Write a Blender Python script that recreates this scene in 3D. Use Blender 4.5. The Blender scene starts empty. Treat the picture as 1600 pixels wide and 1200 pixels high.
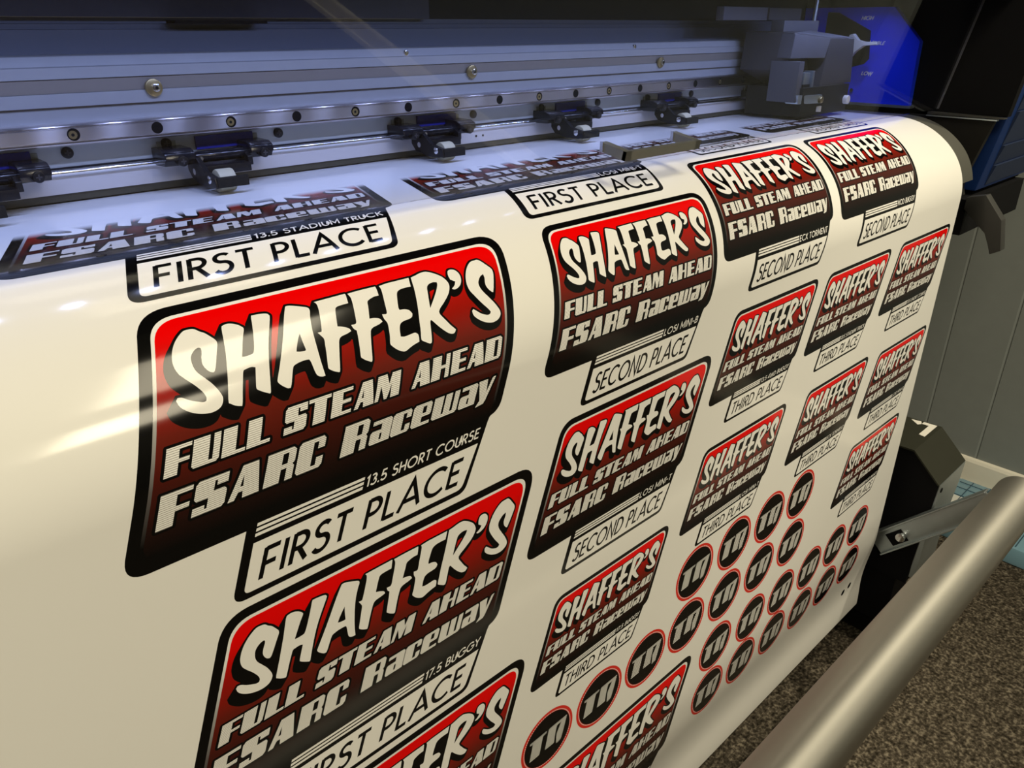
import bpy, bmesh, math, random
from mathutils import Vector, Matrix
from mathutils.geometry import delaunay_2d_cdt

random.seed(7)
SC = bpy.context.scene
COL = SC.collection
H = 1.12                      # height of the viewer's eye; every z below is given relative to it
PI = math.pi

# ------------------------------------------------------------------ camera, world, light
cam_data = bpy.data.cameras.new('camera')
cam_data.sensor_width = 36.0
cam_data.lens = 27.0
cam_data.clip_start = 0.01
cam = bpy.data.objects.new('camera', cam_data)
COL.objects.link(cam)
RX = (0.72833362, -0.29019543, 0.62073888)
RY = (-0.68521994, -0.31102095, 0.6585891)
RZ = (0.00194325, -0.90501524, -0.42537471)
cam.matrix_world = Matrix(((RX[0], -RX[1], -RX[2], 0.0),
                           (RY[0], -RY[1], -RY[2], 0.0),
                           (RZ[0], -RZ[1], -RZ[2], H),
                           (0, 0, 0, 1)))
SC.camera = cam

world = bpy.data.worlds.new('world')
world.use_nodes = True
world.node_tree.nodes['Background'].inputs[0].default_value = (1.0, 0.85, 0.62, 1)
world.node_tree.nodes['Background'].inputs[1].default_value = 0.02
SC.world = world

def area_light(name, loc, size, size_y, power, color, rot=(0, 0, 0), spread=PI):
    d = bpy.data.lights.new(name, 'AREA')
    d.shape = 'RECTANGLE'
    d.size = size
    d.size_y = size_y
    d.energy = power
    d.color = color
    d.spread = spread
    o = bpy.data.objects.new(name, d)
    o.location = (loc[0], loc[1], loc[2] + H)
    o.rotation_euler = rot
    COL.objects.link(o)
    return o

WARM = (1.0, 0.885, 0.635)
LED = (0.42, 0.53, 1.0)
area_light('troffer_light', (0.80, -0.68, 1.355), 0.58, 0.92, 26.0, WARM)
area_light('troffer_light', (-1.1, -0.68, 1.355), 0.58, 0.92, 29.0, WARM)  # unseen troffer added for general light from the left
area_light('troffer_light', (0.80, -2.2, 1.355), 0.58, 0.92, 36.0, WARM)  # unseen troffer added behind the viewer for even frontal light
_sd = bpy.data.lights.new('fill_spot', 'SPOT')  # added fill spot that brightens the right end of the vinyl and the wall
_sd.energy, _sd.color, _sd.spot_size, _sd.spot_blend, _sd.shadow_soft_size = 112.0, WARM, math.radians(40), 0.8, 0.05
_so = bpy.data.objects.new('fill_spot', _sd)
_so.location = (1.95, -0.50, 1.34 + H)
_so.rotation_euler = Vector((-0.56, 0.87, -1.47)).to_track_quat('-Z', 'Y').to_euler()
COL.objects.link(_so)
LED_X = [-0.20 + 0.056 * i for i in range(27)]
for lx in LED_X:
    area_light('led_light', (lx, 0.522, 0.046), 0.010, 0.007, 0.058, LED, rot=(math.radians(24), 0, 0), spread=math.radians(122))

SC.view_settings.view_transform = 'Standard'
SC.view_settings.look = 'None'
SC.view_settings.exposure = 0.0
SC.view_settings.gamma = 1.0
SC.view_settings.use_curve_mapping = False
SC.cycles.max_bounces = 8
SC.cycles.transparent_max_bounces = 16

# ------------------------------------------------------------------ materials
def srgb(r, g, b):
    def f(c):
        c /= 255.0
        return c / 12.92 if c <= 0.04045 else ((c + 0.055) / 1.055) ** 2.4
    return (f(r), f(g), f(b), 1.0)

def mat(name, color, rough=0.5, metal=0.0, spec=0.5, noise=None, bump=None, aniso=0.0):
    m = bpy.data.materials.new(name)
    m.use_nodes = True
    nt = m.node_tree
    b = nt.nodes['Principled BSDF']
    b.inputs['Base Color'].default_value = color
    b.inputs['Roughness'].default_value = rough
    b.inputs['Metallic'].default_value = metal
    b.inputs['Specular IOR Level'].default_value = spec
    if aniso:
        b.inputs['Anisotropic'].default_value = aniso
    if noise:                                   # (scale, amount) slight colour variation
        tc = nt.nodes.new('ShaderNodeTexCoord')
        n = nt.nodes.new('ShaderNodeTexNoise')
        n.inputs['Scale'].default_value = noise[0]
        n.inputs['Detail'].default_value = 4
        nt.links.new(tc.outputs['Object'], n.inputs['Vector'])
        mx = nt.nodes.new('ShaderNodeMix')
        mx.data_type = 'RGBA'
        a = noise[1]
        mx.inputs['A'].default_value = tuple(c * (1 - a) for c in color[:3]) + (1,)
        mx.inputs['B'].default_value = tuple(min(1, c * (1 + a)) for c in color[:3]) + (1,)
        nt.links.new(n.outputs['Fac'], mx.inputs['Factor'])
        nt.links.new(mx.outputs['Result'], b.inputs['Base Color'])
    if bump:                                    # (scale, distance)
        tc = nt.nodes.new('ShaderNodeTexCoord')
        n = nt.nodes.new('ShaderNodeTexNoise')
        n.inputs['Scale'].default_value = bump[0]
        n.inputs['Detail'].default_value = 3
        nt.links.new(tc.outputs['Object'], n.inputs['Vector'])
        bp = nt.nodes.new('ShaderNodeBump')
        bp.inputs['Strength'].default_value = 1.0
        bp.inputs['Distance'].default_value = bump[1]
        nt.links.new(n.outputs['Fac'], bp.inputs['Height'])
        nt.links.new(bp.outputs['Normal'], b.inputs['Normal'])
    return m

VINYL = (0.83, 0.83, 0.82, 1)
GLOSS = 0.115
FADE = (-0.086, -0.068)        # the last passes of ink on the bed: nothing above, full below

def ink(name, kind, color=None, stops=None, period=1.15, duty=0.3):
    """glossy print; UV 'art' = millimetres of the artwork, UV 'sheet' = metres along the vinyl"""
    m = bpy.data.materials.new(name)
    m.use_nodes = True
    nt = m.node_tree
    L = nt.links.new
    b = nt.nodes['Principled BSDF']
    b.inputs['Roughness'].default_value = GLOSS
    b.inputs['Specular IOR Level'].default_value = 0.29
    uv = nt.nodes.new('ShaderNodeUVMap'); uv.uv_map = 'art'
    sp = nt.nodes.new('ShaderNodeSeparateXYZ'); L(uv.outputs[0], sp.inputs[0])
    if kind == 'flat':
        c = nt.nodes.new('ShaderNodeRGB'); c.outputs[0].default_value = color
        src = c.outputs[0]
    elif kind == 'ramp':
        mr = nt.nodes.new('ShaderNodeMapRange')
        mr.inputs['From Min'].default_value = 60; mr.inputs['From Max'].default_value = 220
        L(sp.outputs[1], mr.inputs['Value'])
        r = nt.nodes.new('ShaderNodeValToRGB')
        e = r.color_ramp.elements
        while len(e) < len(stops): e.new(0.5)
        for k, (y, cc) in enumerate(stops):
            e[k].position = (y - 60) / 160.0; e[k].color = cc
        L(mr.outputs[0], r.inputs[0]); src = r.outputs[0]
    elif kind == 'stripe':
        d = nt.nodes.new('ShaderNodeMath'); d.operation = 'DIVIDE'; d.inputs[1].default_value = period
        L(sp.outputs[1], d.inputs[0])
        fr = nt.nodes.new('ShaderNodeMath'); fr.operation = 'FRACT'; L(d.outputs[0], fr.inputs[0])
        lt = nt.nodes.new('ShaderNodeMath'); lt.operation = 'LESS_THAN'; lt.inputs[1].default_value = duty
        L(fr.outputs[0], lt.inputs[0])
        mx = nt.nodes.new('ShaderNodeMix'); mx.data_type = 'RGBA'
        mx.inputs['A'].default_value = VINYL; mx.inputs['B'].default_value = color
        L(lt.outputs[0], mx.inputs['Factor']); src = mx.outputs['Result']
    u2 = nt.nodes.new('ShaderNodeUVMap'); u2.uv_map = 'sheet'
    s2 = nt.nodes.new('ShaderNodeSeparateXYZ'); L(u2.outputs[0], s2.inputs[0])
    m2 = nt.nodes.new('ShaderNodeMapRange'); m2.interpolation_type = 'SMOOTHSTEP'
    m2.inputs['From Min'].default_value = FADE[0]; m2.inputs['From Max'].default_value = FADE[1]
    L(s2.outputs[1], m2.inputs['Value'])
    fx = nt.nodes.new('ShaderNodeMix'); fx.data_type = 'RGBA'
    fx.inputs['A'].default_value = VINYL
    L(m2.outputs[0], fx.inputs['Factor']); L(src, fx.inputs['B'])
    L(fx.outputs['Result'], b.inputs['Base Color'])
    return m

BLK = (0.0026, 0.0026, 0.0026, 1)
M = {}
M['vinyl'] = mat('gloss_white_vinyl', VINYL, GLOSS, bump=(220, 0.00001))
M['ink_black'] = ink('black_ink', 'flat', BLK)
M['ink_white'] = ink('unprinted_white', 'flat', VINYL)
M['ink_red'] = ink('red_ink', 'flat', (0.66, 0.03, 0.02, 1))
M['ink_panel'] = ink('red_to_black_gradient_ink', 'ramp', stops=[
    (60, (0.86, 0.0, 0.0, 1)), (88, (0.80, 0.0, 0.0, 1)), (112, (0.36, 0.006, 0.003, 1)), (140, (0.13, 0.012, 0.006, 1)),
    (165, (0.055, 0.008, 0.005, 1)), (188, (0.015, 0.005, 0.004, 1)), (202, BLK)])
M['ink_line'] = ink('white_to_black_line_ink', 'ramp', stops=[
    (60, VINYL), (100, VINYL), (135, (0.35, 0.35, 0.35, 1)), (165, (0.10, 0.09, 0.09, 1)), (195, BLK), (210, BLK), (215, BLK)])
M['ink_stripe'] = ink('striped_white_lettering_ink', 'stripe', (0.07, 0.06, 0.05, 1), period=1.2, duty=0.2)
M['ink_stripe_fine'] = ink('striped_badge_lettering_ink', 'stripe', (0.02, 0.02, 0.02, 1), period=2.2, duty=0.42)
INKS = ['ink_black', 'ink_white', 'ink_panel', 'ink_line', 'ink_stripe', 'ink_red', 'ink_stripe_fine']

M['anodized'] = mat('anodized_aluminium', (0.43, 0.44, 0.46, 1), 0.42, 0.35, noise=(60, 0.05))
M['groove'] = mat('shaded_groove_metal', (0.28, 0.25, 0.22, 1), 0.5, 0.4)  # brown tone puts the overhang's shade into the groove colour
M['rail'] = mat('ground_steel', (0.50, 0.47, 0.47, 1), 0.29, 1.0, aniso=1.0)
_nt = M['rail'].node_tree
_tg = _nt.nodes.new('ShaderNodeTangent'); _tg.direction_type = 'UV_MAP'; _tg.uv_map = 'grain'
_nt.links.new(_tg.outputs[0], _nt.nodes['Principled BSDF'].inputs['Tangent'])
M['cap'] = mat('shaded_anodized_cap', (0.115, 0.13, 0.17, 1), 0.5, 0.2)  # darker tone puts the shade on the beam top into the colour
M['plate'] = mat('painted_grey_plate', (0.42, 0.44, 0.44, 1), 0.45, 0.2)
M['tab'] = mat('olive_grey_tab', (0.24, 0.25, 0.21, 1), 0.5, 0.2)
M['lower'] = mat('satin_light_panel', (0.62, 0.60, 0.60, 1), 0.4, 0.3)
M['chrome'] = mat('polished_steel', (0.75, 0.75, 0.76, 1), 0.18, 1.0)
M['steel_dull'] = mat('zinc_plated_steel', (0.47, 0.53, 0.56, 1), 0.38, 0.9, noise=(30, 0.12))
M['handle'] = mat('satin_nickel', (0.34, 0.345, 0.33, 1), 0.42, 0.85)
M['bronze'] = mat('dark_bronze_strip', (0.075, 0.068, 0.046, 1), 0.3, 0.3)
M['brass'] = mat('zinc_yellow_metal', (0.45, 0.36, 0.18, 1), 0.35, 0.9)
M['black'] = mat('black_plastic', (0.007, 0.007, 0.009, 1), 0.38, spec=0.3)
M['black_gloss'] = mat('black_glossy_plastic', (0.006, 0.007, 0.012, 1), 0.18, spec=0.4)
M['black_matte'] = mat('black_matte_paint', (0.003, 0.003, 0.004, 1), 0.7, spec=0.12)
M['charcoal'] = mat('charcoal_paint', (0.011, 0.0105, 0.0095, 1), 0.6, spec=0.2, noise=(40, 0.1))
M['olive_black'] = mat('olive_black_paint', (0.022, 0.023, 0.016, 1), 0.6, spec=0.2, noise=(50, 0.08))
M['navy'] = mat('navy_label_plate', (0.010, 0.014, 0.20, 1), 0.4)
M['royal'] = mat('royal_blue_paint', (0.004, 0.035, 1.0, 1), 0.5, spec=0.3)
M['royal_shade'] = mat('royal_blue_paint_shaded', (0.003, 0.085, 0.30, 1), 0.5, spec=0.3)  # same blue as the panel, its different lighting put into the colour
M['bluecover'] = mat('dark_blue_cover_plastic', (0.003, 0.022, 0.115, 1), 0.5, spec=0.3)
M['louver'] = mat('slate_blue_louver_plastic', (0.012, 0.022, 0.060, 1), 0.55, spec=0.3)
M['cream'] = mat('cream_rubber', (0.50, 0.47, 0.33, 1), 0.55)
M['white_plastic'] = mat('white_plastic', (0.72, 0.70, 0.66, 1), 0.35)
M['letter'] = mat('white_label_paint', (0.92, 0.93, 0.95, 1), 0.5)
M['carriage'] = mat('grey_carriage_plastic', (0.050, 0.047, 0.052, 1), 0.55, spec=0.3)
M['carriage_light'] = mat('pale_grey_carriage_plastic', (0.085, 0.085, 0.098, 1), 0.5, spec=0.3)
M['hood'] = mat('grey_hood_paint', (0.055, 0.056, 0.068, 1), 0.7, spec=0.2, noise=(90, 0.08))
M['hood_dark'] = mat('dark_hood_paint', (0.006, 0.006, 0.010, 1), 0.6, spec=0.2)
M['apron'] = mat('grey_apron_metal', (0.075, 0.076, 0.066, 1), 0.45, 0.2)
M['tube'] = mat('brushed_aluminium_tube', (0.43, 0.42, 0.39, 1), 0.52, 1.0, aniso=0.6)
_nt = M['tube'].node_tree
_tg = _nt.nodes.new('ShaderNodeTangent'); _tg.direction_type = 'UV_MAP'; _tg.uv_map = 'grain'
_nt.links.new(_tg.outputs[0], _nt.nodes['Principled BSDF'].inputs['Tangent'])
M['lever'] = mat('dark_grey_lever_metal', (0.045, 0.045, 0.044, 1), 0.4, 0.3)
M['wall'] = mat('grey_painted_panelling', (0.245, 0.270, 0.270, 1), 0.6, noise=(35, 0.06), bump=(300, 0.0002))
M['plain_wall'] = mat('pale_plain_wall', (0.36, 0.35, 0.33, 1), 0.8)
M['far_wall'] = mat('brown_grey_far_wall', (0.09, 0.085, 0.075, 1), 0.8)
M['ceiling'] = mat('white_ceiling_tile', (0.6, 0.59, 0.56, 1), 0.9)
M['trim'] = mat('cream_white_trim_paint', (0.93, 0.90, 0.80, 1), 0.35, bump=(60, 0.0006))
M['parcel_blue'] = mat('light_blue_wrap', (0.22, 0.40, 0.52, 1), 0.25)
M['parcel_white'] = mat('white_wrap', (0.85, 0.86, 0.82, 1), 0.2)
M['line_dark'] = mat('dark_print_line', (0.03, 0.08, 0.13, 1), 0.4)

# carpet: speckled brown-grey pile
def carpet():
    m = bpy.data.materials.new('speckled_brown_carpet')
    m.use_nodes = True
    nt = m.node_tree; L = nt.links.new
    b = nt.nodes['Principled BSDF']; b.inputs['Roughness'].default_value = 0.95
    b.inputs['Specular IOR Level'].default_value = 0.1
    tc = nt.nodes.new('ShaderNodeTexCoord')
    n = nt.nodes.new('ShaderNodeTexNoise'); n.inputs['Scale'].default_value = 165; n.inputs['Detail'].default_value = 3
    n2 = nt.nodes.new('ShaderNodeTexNoise'); n2.inputs['Scale'].default_value = 60; n2.inputs['Detail'].default_value = 5
    for k in (n, n2): L(tc.outputs['Object'], k.inputs['Vector'])
    r = nt.nodes.new('ShaderNodeValToRGB')
    e = r.color_ramp.elements
    e[0].position = 0.36; e[0].color = (0.018, 0.015, 0.010, 1)
    e[1].position = 0.66; e[1].color = (0.25, 0.215, 0.165, 1)
    x = e.new(0.5); x.color = (0.070, 0.058, 0.044, 1)
    a = nt.nodes.new('ShaderNodeMath'); a.operation = 'MULTIPLY_ADD'
    a.inputs[1].default_value = 0.35; L(n2.outputs['Fac'], a.inputs[0])
    s = nt.nodes.new('ShaderNodeMath'); s.operation = 'MULTIPLY'; s.inputs[1].default_value = 0.65
    L(n.outputs['Fac'], s.inputs[0]); L(s.outputs[0], a.inputs[2])
    L(a.outputs[0], r.inputs[0]); L(r.outputs[0], b.inputs['Base Color'])
    bp = nt.nodes.new('ShaderNodeBump'); bp.inputs['Distance'].default_value = 0.006
    L(n.outputs['Fac'], bp.inputs['Height']); L(bp.outputs['Normal'], b.inputs['Normal'])
    return m
M['carpet'] = carpet()

def acrylic():
    m = bpy.data.materials.new('clear_smoky_acrylic')
    m.use_nodes = True
    nt = m.node_tree; L = nt.links.new
    nt.nodes.remove(nt.nodes['Principled BSDF'])
    out = nt.nodes['Material Output']
    t = nt.nodes.new('ShaderNodeBsdfTransparent'); t.inputs[0].default_value = (0.95, 0.95, 0.96, 1)
    g = nt.nodes.new('ShaderNodeBsdfGlossy'); g.inputs['Roughness'].default_value = 0.02
    ge = nt.nodes.new('ShaderNodeNewGeometry')
    dt = nt.nodes.new('ShaderNodeVectorMath'); dt.operation = 'DOT_PRODUCT'
    L(ge.outputs['Normal'], dt.inputs[0]); L(ge.outputs['Incoming'], dt.inputs[1])
    def mth(op, a, b=None):
        n = nt.nodes.new('ShaderNodeMath'); n.operation = op
        for k, v in enumerate((a, b)):
            if v is None: continue
            if isinstance(v, (int, float)): n.inputs[k].default_value = v
            else: L(v, n.inputs[k])
        return n.outputs[0]
    c = mth('ABSOLUTE', dt.outputs['Value'])
    q = mth('POWER', mth('SUBTRACT', 1.0, c), 5.0)
    fr = mth('ADD', mth('MULTIPLY', q, 0.96), 0.04)
    mx = nt.nodes.new('ShaderNodeMixShader')
    L(fr, mx.inputs[0]); L(t.outputs[0], mx.inputs[1]); L(g.outputs[0], mx.inputs[2])
    L(mx.outputs[0], out.inputs[0])
    return m
M['acrylic'] = acrylic()
M['edge'] = mat('acrylic_cut_edge', (0.12, 0.12, 0.125, 1), 0.35)

# ------------------------------------------------------------------ object helpers
def tag(o, label=None, cat=None, group=None, kind=None):
    if label: o['label'] = label
    if cat: o['category'] = cat
    if group: o['group'] = group
    if kind: o['kind'] = kind
    return o

def empty(name, loc, label, cat, group=None):
    o = bpy.data.objects.new(name, None)
    o.empty_display_size = 0.05
    COL.objects.link(o)
    o.location = (loc[0], loc[1], loc[2] + H)
    return tag(o, label, cat, group)

def world_loc(o):
    v = Vector(o.location)
    p = o.parent
    return v if p is None else o['_w']

def link(o, parent):
    COL.objects.link(o)
    if parent is not None:
        o.parent = parent
        p, off = parent, Vector((0, 0, 0))
        while p is not None:
            off += Vector(p.location); p = p.parent
        o.location = -off          # mesh data are in world metres

def finish(name, bm, m, parent=None, smooth=None, bevel=None):
    if bevel:
        bmesh.ops.bevel(bm, geom=bm.edges[:], offset=bevel, segments=2, affect='EDGES', profile=0.6, clamp_overlap=True)
    bmesh.ops.recalc_face_normals(bm, faces=bm.faces[:])
    me = bpy.data.meshes.new(name)
    bm.to_mesh(me); bm.free()
    for k in (m if isinstance(m, (list, tuple)) else [m]):
        me.materials.append(M[k])
    if smooth is not None:
        me.shade_smooth()
        me.set_sharp_from_angle(angle=math.radians(smooth))
    o = bpy.data.objects.new(name, me)
    link(o, parent)
    return o

def box(bm, x0, x1, y0, y1, z0, z1, mi=0):
    vs = [bm.verts.new((x, y, z + H)) for x in (x0, x1) for y in (y0, y1) for z in (z0, z1)]
    for f in ((0, 1, 3, 2), (4, 6, 7, 5), (0, 4, 5, 1), (2, 3, 7, 6), (0, 2, 6, 4), (1, 5, 7, 3)):
        fc = bm.faces.new([vs[i] for i in f]); fc.material_index = mi
    return vs

def prism_x(bm, prof, x0, x1, mi=0, top=None):
    """profile of (y, z) swept along x"""
    a = [bm.verts.new((x0, y, z + H)) for y, z in prof]
    b = [bm.verts.new((x1, y, z + H)) for y, z in (top or prof)]
    n = len(prof)
    fs = [bm.faces.new(a), bm.faces.new(b[::-1])]
    for i in range(n):
        j = (i + 1) % n
        fs.append(bm.faces.new((a[i], b[i], b[j], a[j])))
    for f in fs: f.material_index = mi

def prism(bm, pts, off, mi=0):
    """polygon of 3-D points swept by a vector"""
    off = Vector(off)
    a = [bm.verts.new((p[0], p[1], p[2] + H)) for p in pts]
    b = [bm.verts.new((p[0] + off.x, p[1] + off.y, p[2] + off.z + H)) for p in pts]
    n = len(pts)
    fs = [bm.faces.new(a), bm.faces.new(b[::-1])]
    for i in range(n):
        j = (i + 1) % n
        fs.append(bm.faces.new((a[i], b[i], b[j], a[j])))
    for f in fs: f.material_index = mi

def tube(bm, p0, p1, r, seg=24, r1=None, caps=True, chamfer=0.0, mi=0):
    p0 = Vector(p0) + Vector((0, 0, H)); p1 = Vector(p1) + Vector((0, 0, H))
    d = (p1 - p0); ln = d.length; d.normalize()
    u = d.orthogonal().normalized(); w = d.cross(u)
    r1 = r if r1 is None else r1
    prof = [(0, r), (ln, r1)]
    if chamfer:
        prof = [(0, r - chamfer), (chamfer * .3, r - chamfer * .3), (chamfer, r), (ln - chamfer, r1), (ln - chamfer * .3, r1 - chamfer * .3), (ln, r1 - chamfer)]
    rings = []
    for t, rr in prof:
        rings.append([bm.verts.new(p0 + d * t + (u * math.cos(2 * PI * i / seg) + w * math.sin(2 * PI * i / seg)) * rr) for i in range(seg)])
    for a, b in zip(rings, rings[1:]):
        for i in range(seg):
            f = bm.faces.new((a[i], a[(i + 1) % seg], b[(i + 1) % seg], b[i])); f.material_index = mi
    if caps:
        for rr in (rings[0][::-1], rings[-1]):
            f = bm.faces.new(rr); f.material_index = mi

def nb(): return bmesh.new()

def simple_box(name, m, parent, x0, x1, y0, y1, z0, z1, bevel=None):
    bm = nb(); box(bm, x0, x1, y0, y1, z0, z1)
    return finish(name, bm, m, parent, bevel=bevel, smooth=40 if bevel else None)

def copy_tree(o, parent, dx):
    """a part and its sub-parts, moved along x"""
    c = o.copy(); COL.objects.link(c); c.parent = parent
    c.location = Vector(o.location) + Vector((dx, 0, 0))
    for ch in o.children:
        k = ch.copy(); COL.objects.link(k); k.parent = c
    return c

# ------------------------------------------------------------------ the room
FZ = -H
def structure(name, bm, m, bevel=None):
    o = finish(name, bm, m, None, bevel=bevel)
    o['kind'] = 'structure'
    return o
XW, XL, YB, YF, ZC = 2.077, -2.6, 1.7, -3.2, 1.38
bm = nb(); box(bm, XL - .1, XW + .1, YF - .1, YB + .1, FZ - .1, FZ); structure('floor', bm, 'carpet')
bm = nb(); box(bm, XL - .1, XW + .1, YF - .1, YB + .1, ZC, ZC + .1); structure('ceiling', bm, 'ceiling')
bm = nb(); box(bm, XL - .1, XW + .1, YB, YB + .1, FZ, ZC); structure('wall_back', bm, 'plain_wall')
bm = nb(); box(bm, XL - .1, XL, YF, YB, FZ, ZC); structure('wall_left', bm, 'plain_wall')
bm = nb(); box(bm, XL - .1, XW + .1, YF - .1, YF, FZ, ZC); structure('wall_front', bm, 'far_wall')
# right wall: vertical panelling with narrow V grooves 136.5 mm apart
prof = [(XW + .1, YF)]
gy = 0.4325 - 0.1365 * 26
pts = [(XW, YF)]
while gy < YB:
    if gy > YF + .01:
        pts += [(XW, gy - .0035), (XW + .0022, gy - .0012), (XW, gy + .0035)]
    gy += 0.1365
pts += [(XW, YB), (XW + .1, YB), (XW + .1, YF)]
bm = nb()
prism(bm, [(x, y, FZ) for x, y in pts], (0, 0, ZC - FZ))
structure('wall_right', bm, 'wall')
bm = nb()
bp = [(XW, FZ), (XW - .018, FZ), (XW - .018, FZ + .020), (XW - .011, FZ + .024), (XW - .011, FZ + .080), (XW - .008, FZ + .087), (XW, FZ + .090)]
prism(bm, [(x, YF, z) for x, z in bp], (0, YB - YF, 0))
structure('baseboard_right', bm, 'trim')
for k, (cx, cy, hx, hy) in enumerate(((0.80, -0.68, .31, .48), (-1.1, -0.68, .31, .48), (0.80, -2.2, .31, .48), (1.95, -0.50, .10, .10))):
    bm = nb()
    for (x0, x1, y0, y1) in ((cx - hx, cx + hx, cy - hy, cy - hy + .02), (cx - hx, cx + hx, cy + hy - .02, cy + hy),
                             (cx - hx, cx - hx + .02, cy - hy + .02, cy + hy - .02), (cx + hx - .02, cx + hx, cy - hy + .02, cy + hy - .02)):
        box(bm, x0, x1, y0, y1, ZC - .02, ZC)
    o = finish('ceiling_light', bm, 'white_plastic', None)
    tag(o, ('ceiling light frame above the hanging white vinyl', 'frame of an added fill light above the left end of the printer',
            'frame of an added fill light in the middle of the room', 'small square frame of an added fill spot beside the grey panelled wall')[k], 'ceiling light')  # all but the first frame belong to added fill lights

# ------------------------------------------------------------------ the vinyl sheet: profile along its length
Y1, ZP, R1, R2 = .489, -.1245, .125, .098
C45 = math.sqrt(.5)
A1, A2 = R1 * PI / 4, R2 * PI / 4
C2 = (Y1 - R1 * C45 + R2 * C45, ZP - R1 + R1 * C45 - R2 * C45)
S_END, S_BACK, X_LEFT, X_RIGHT = .9290, -.30, -.1262, 1.2454
def ss(t):
    t = max(0.0, min(1.0, t)); return t * t * (3 - 2 * t)
def prof_s(s):
    if s <= 0: return (Y1 - s, ZP)
    if s < A1:
        t = s / R1; return (Y1 - R1 * math.sin(t), ZP - R1 * (1 - math.cos(t)))
    if s < A1 + A2:
        t = PI / 4 + (s - A1) / R2; return (C2[0] - R2 * math.sin(t), C2[1] + R2 * math.cos(t))
    y = C2[0] - R2 + .0085 * ss((s - .765) / .105) - .0025 * ss((s - .872) / .057)
    return (y, C2[1] - (s - A1 - A2))
def norm_s(s):
    a, b = prof_s(s - 2e-4), prof_s(s + 2e-4)
    ty, tz = b[0] - a[0], b[1] - a[1]
    l = math.hypot(ty, tz)
    return (tz / l, -ty / l)          # outward: up on the bed, towards the viewer on the drop
S_CUTS = [i * .0025 for i in range(0, 72)] + [.740 + i * .004 for i in range(0, 47)]
S_CUTS = [s for s in S_CUTS if s < S_END]

def map_pt(u, s, off):
    y, z = prof_s(s); ny, nz = norm_s(s)
    return (u, y + ny * off, z + nz * off + H), (0.0, ny, nz)

rows = sorted(set([S_BACK, S_END] + S_CUTS + [.2, .3, .4, .5, .6, .7]))
vs, fs, nrm = [], [], []
for s in rows:
    for u in (X_LEFT, X_RIGHT):
        p, n = map_pt(u, s, 0.0); vs.append(p); nrm.append(n)
nf = len(vs)
for s in rows:
    for u in (X_LEFT, X_RIGHT):
        p, n = map_pt(u, s, -.00035); vs.append(p); nrm.append((0, -n[1], -n[2]))
for i in range(len(rows) - 1):
    a = 2 * i
    fs.append((a, a + 2, a + 3, a + 1))
    fs.append((nf + a, nf + a + 1, nf + a + 3, nf + a + 2))
ne = len(vs)
def edge_strip(idx, n):
    base = len(vs)
    for k in idx:
        vs.append(vs[k]); nrm.append(n)
    m_ = len(idx) // 2
    for i in range(m_ - 1):
        fs.append((base + 2 * i, base + 2 * i + 1, base + 2 * i + 3, base + 2 * i + 2))
edge_strip([k for i in range(len(rows)) for k in (2 * i + 1, nf + 2 * i + 1)], (1, 0, 0))
edge_strip([k for i in range(len(rows)) for k in (nf + 2 * i, 2 * i)], (-1, 0, 0))
l = 2 * (len(rows) - 1)
edge_strip([l, nf + l, l + 1, nf + l + 1], (0, 0, -1))
me = bpy.data.meshes.new('vinyl_sheet')
me.from_pydata(vs, [], fs)
me.materials.append(M['vinyl'])
me.shade_smooth()
me.normals_split_custom_set_from_vertices(nrm)
sheet = bpy.data.objects.new('vinyl_sheet', me)
COL.objects.link(sheet)
tag(sheet, 'glossy white vinyl sheet printed with racing stickers, hanging out of the printer', 'vinyl sheet')

# ------------------------------------------------------------------ artwork (millimetres, y down the sheet)
def smooth_poly(pts, sub=4, corner=52):
    n = len(pts); out = []
    def is_corner(i):
        a, b, c = (Vector(pts[(i - 1) % n]), Vector(pts[i]), Vector(pts[(i + 1) % n]))
        if (b - a).length < 1e-6 or (c - b).length < 1e-6: return True
        return abs((b - a).angle_signed(c - b)) > math.radians(corner)
    cor = [is_corner(i) for i in range(n)]
    for i in range(n):
        p0, p1, p2, p3 = [Vector(pts[(i + k) % n]) for k in (-1, 0, 1, 2)]
        if cor[i]: p0 = p1 - (p2 - p1)
        if cor[(i + 1) % n]: p3 = p2 + (p2 - p1)
        for k in range(sub):
            t = k / sub
            q = 0.5 * ((2 * p1) + (p2 - p0) * t + (2 * p0 - 5 * p1 + 4 * p2 - p3) * t * t + (3 * p1 - p0 - 3 * p2 + p3) * t ** 3)
            out.append((q.x, q.y))
    return out

def hull(pts):
    pts = sorted(set((round(x, 5), round(y, 5)) for x, y in pts))
    def half(ps):
        h = []
        for p in ps:
            while len(h) > 1 and (h[-1][0] - h[-2][0]) * (p[1] - h[-2][1]) - (h[-1][1] - h[-2][1]) * (p[0] - h[-2][0]) <= 0:
                h.pop()
            h.append(p)
        return h
    a = half(pts); b = half(pts[::-1])
    return a[:-1] + b[:-1]

def fill(outers, holes=(), extra=()):
    """union of outer polygons minus holes, plus extra polygons; -> verts, tris"""
    verts, faces, role = [], [], []
    for r, polys in ((0, outers), (1, holes), (2, extra)):
        for p in polys:
            b = len(verts); verts += [Vector(q) for q in p]
            faces.append(list(range(b, b + len(p)))); role.append(r)
    v, e, f, ov, oe, of = delaunay_2d_cdt(verts, [], faces, 1, 1e-5)
    tris = []
    for t, src in zip(f, of):
        rs = [role[k] for k in src]
        if 2 in rs or (0 in rs and 1 not in rs):
            tris.append(tuple(t))
    return [(p.x, p.y) for p in v], tris

def title_depth(q):
    t = (q[0] - 120) / 230          # the extrusion leans less towards the right end
    return (-5.0 + 3.3 * t, 5.2 - 1.8 * t)

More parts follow.
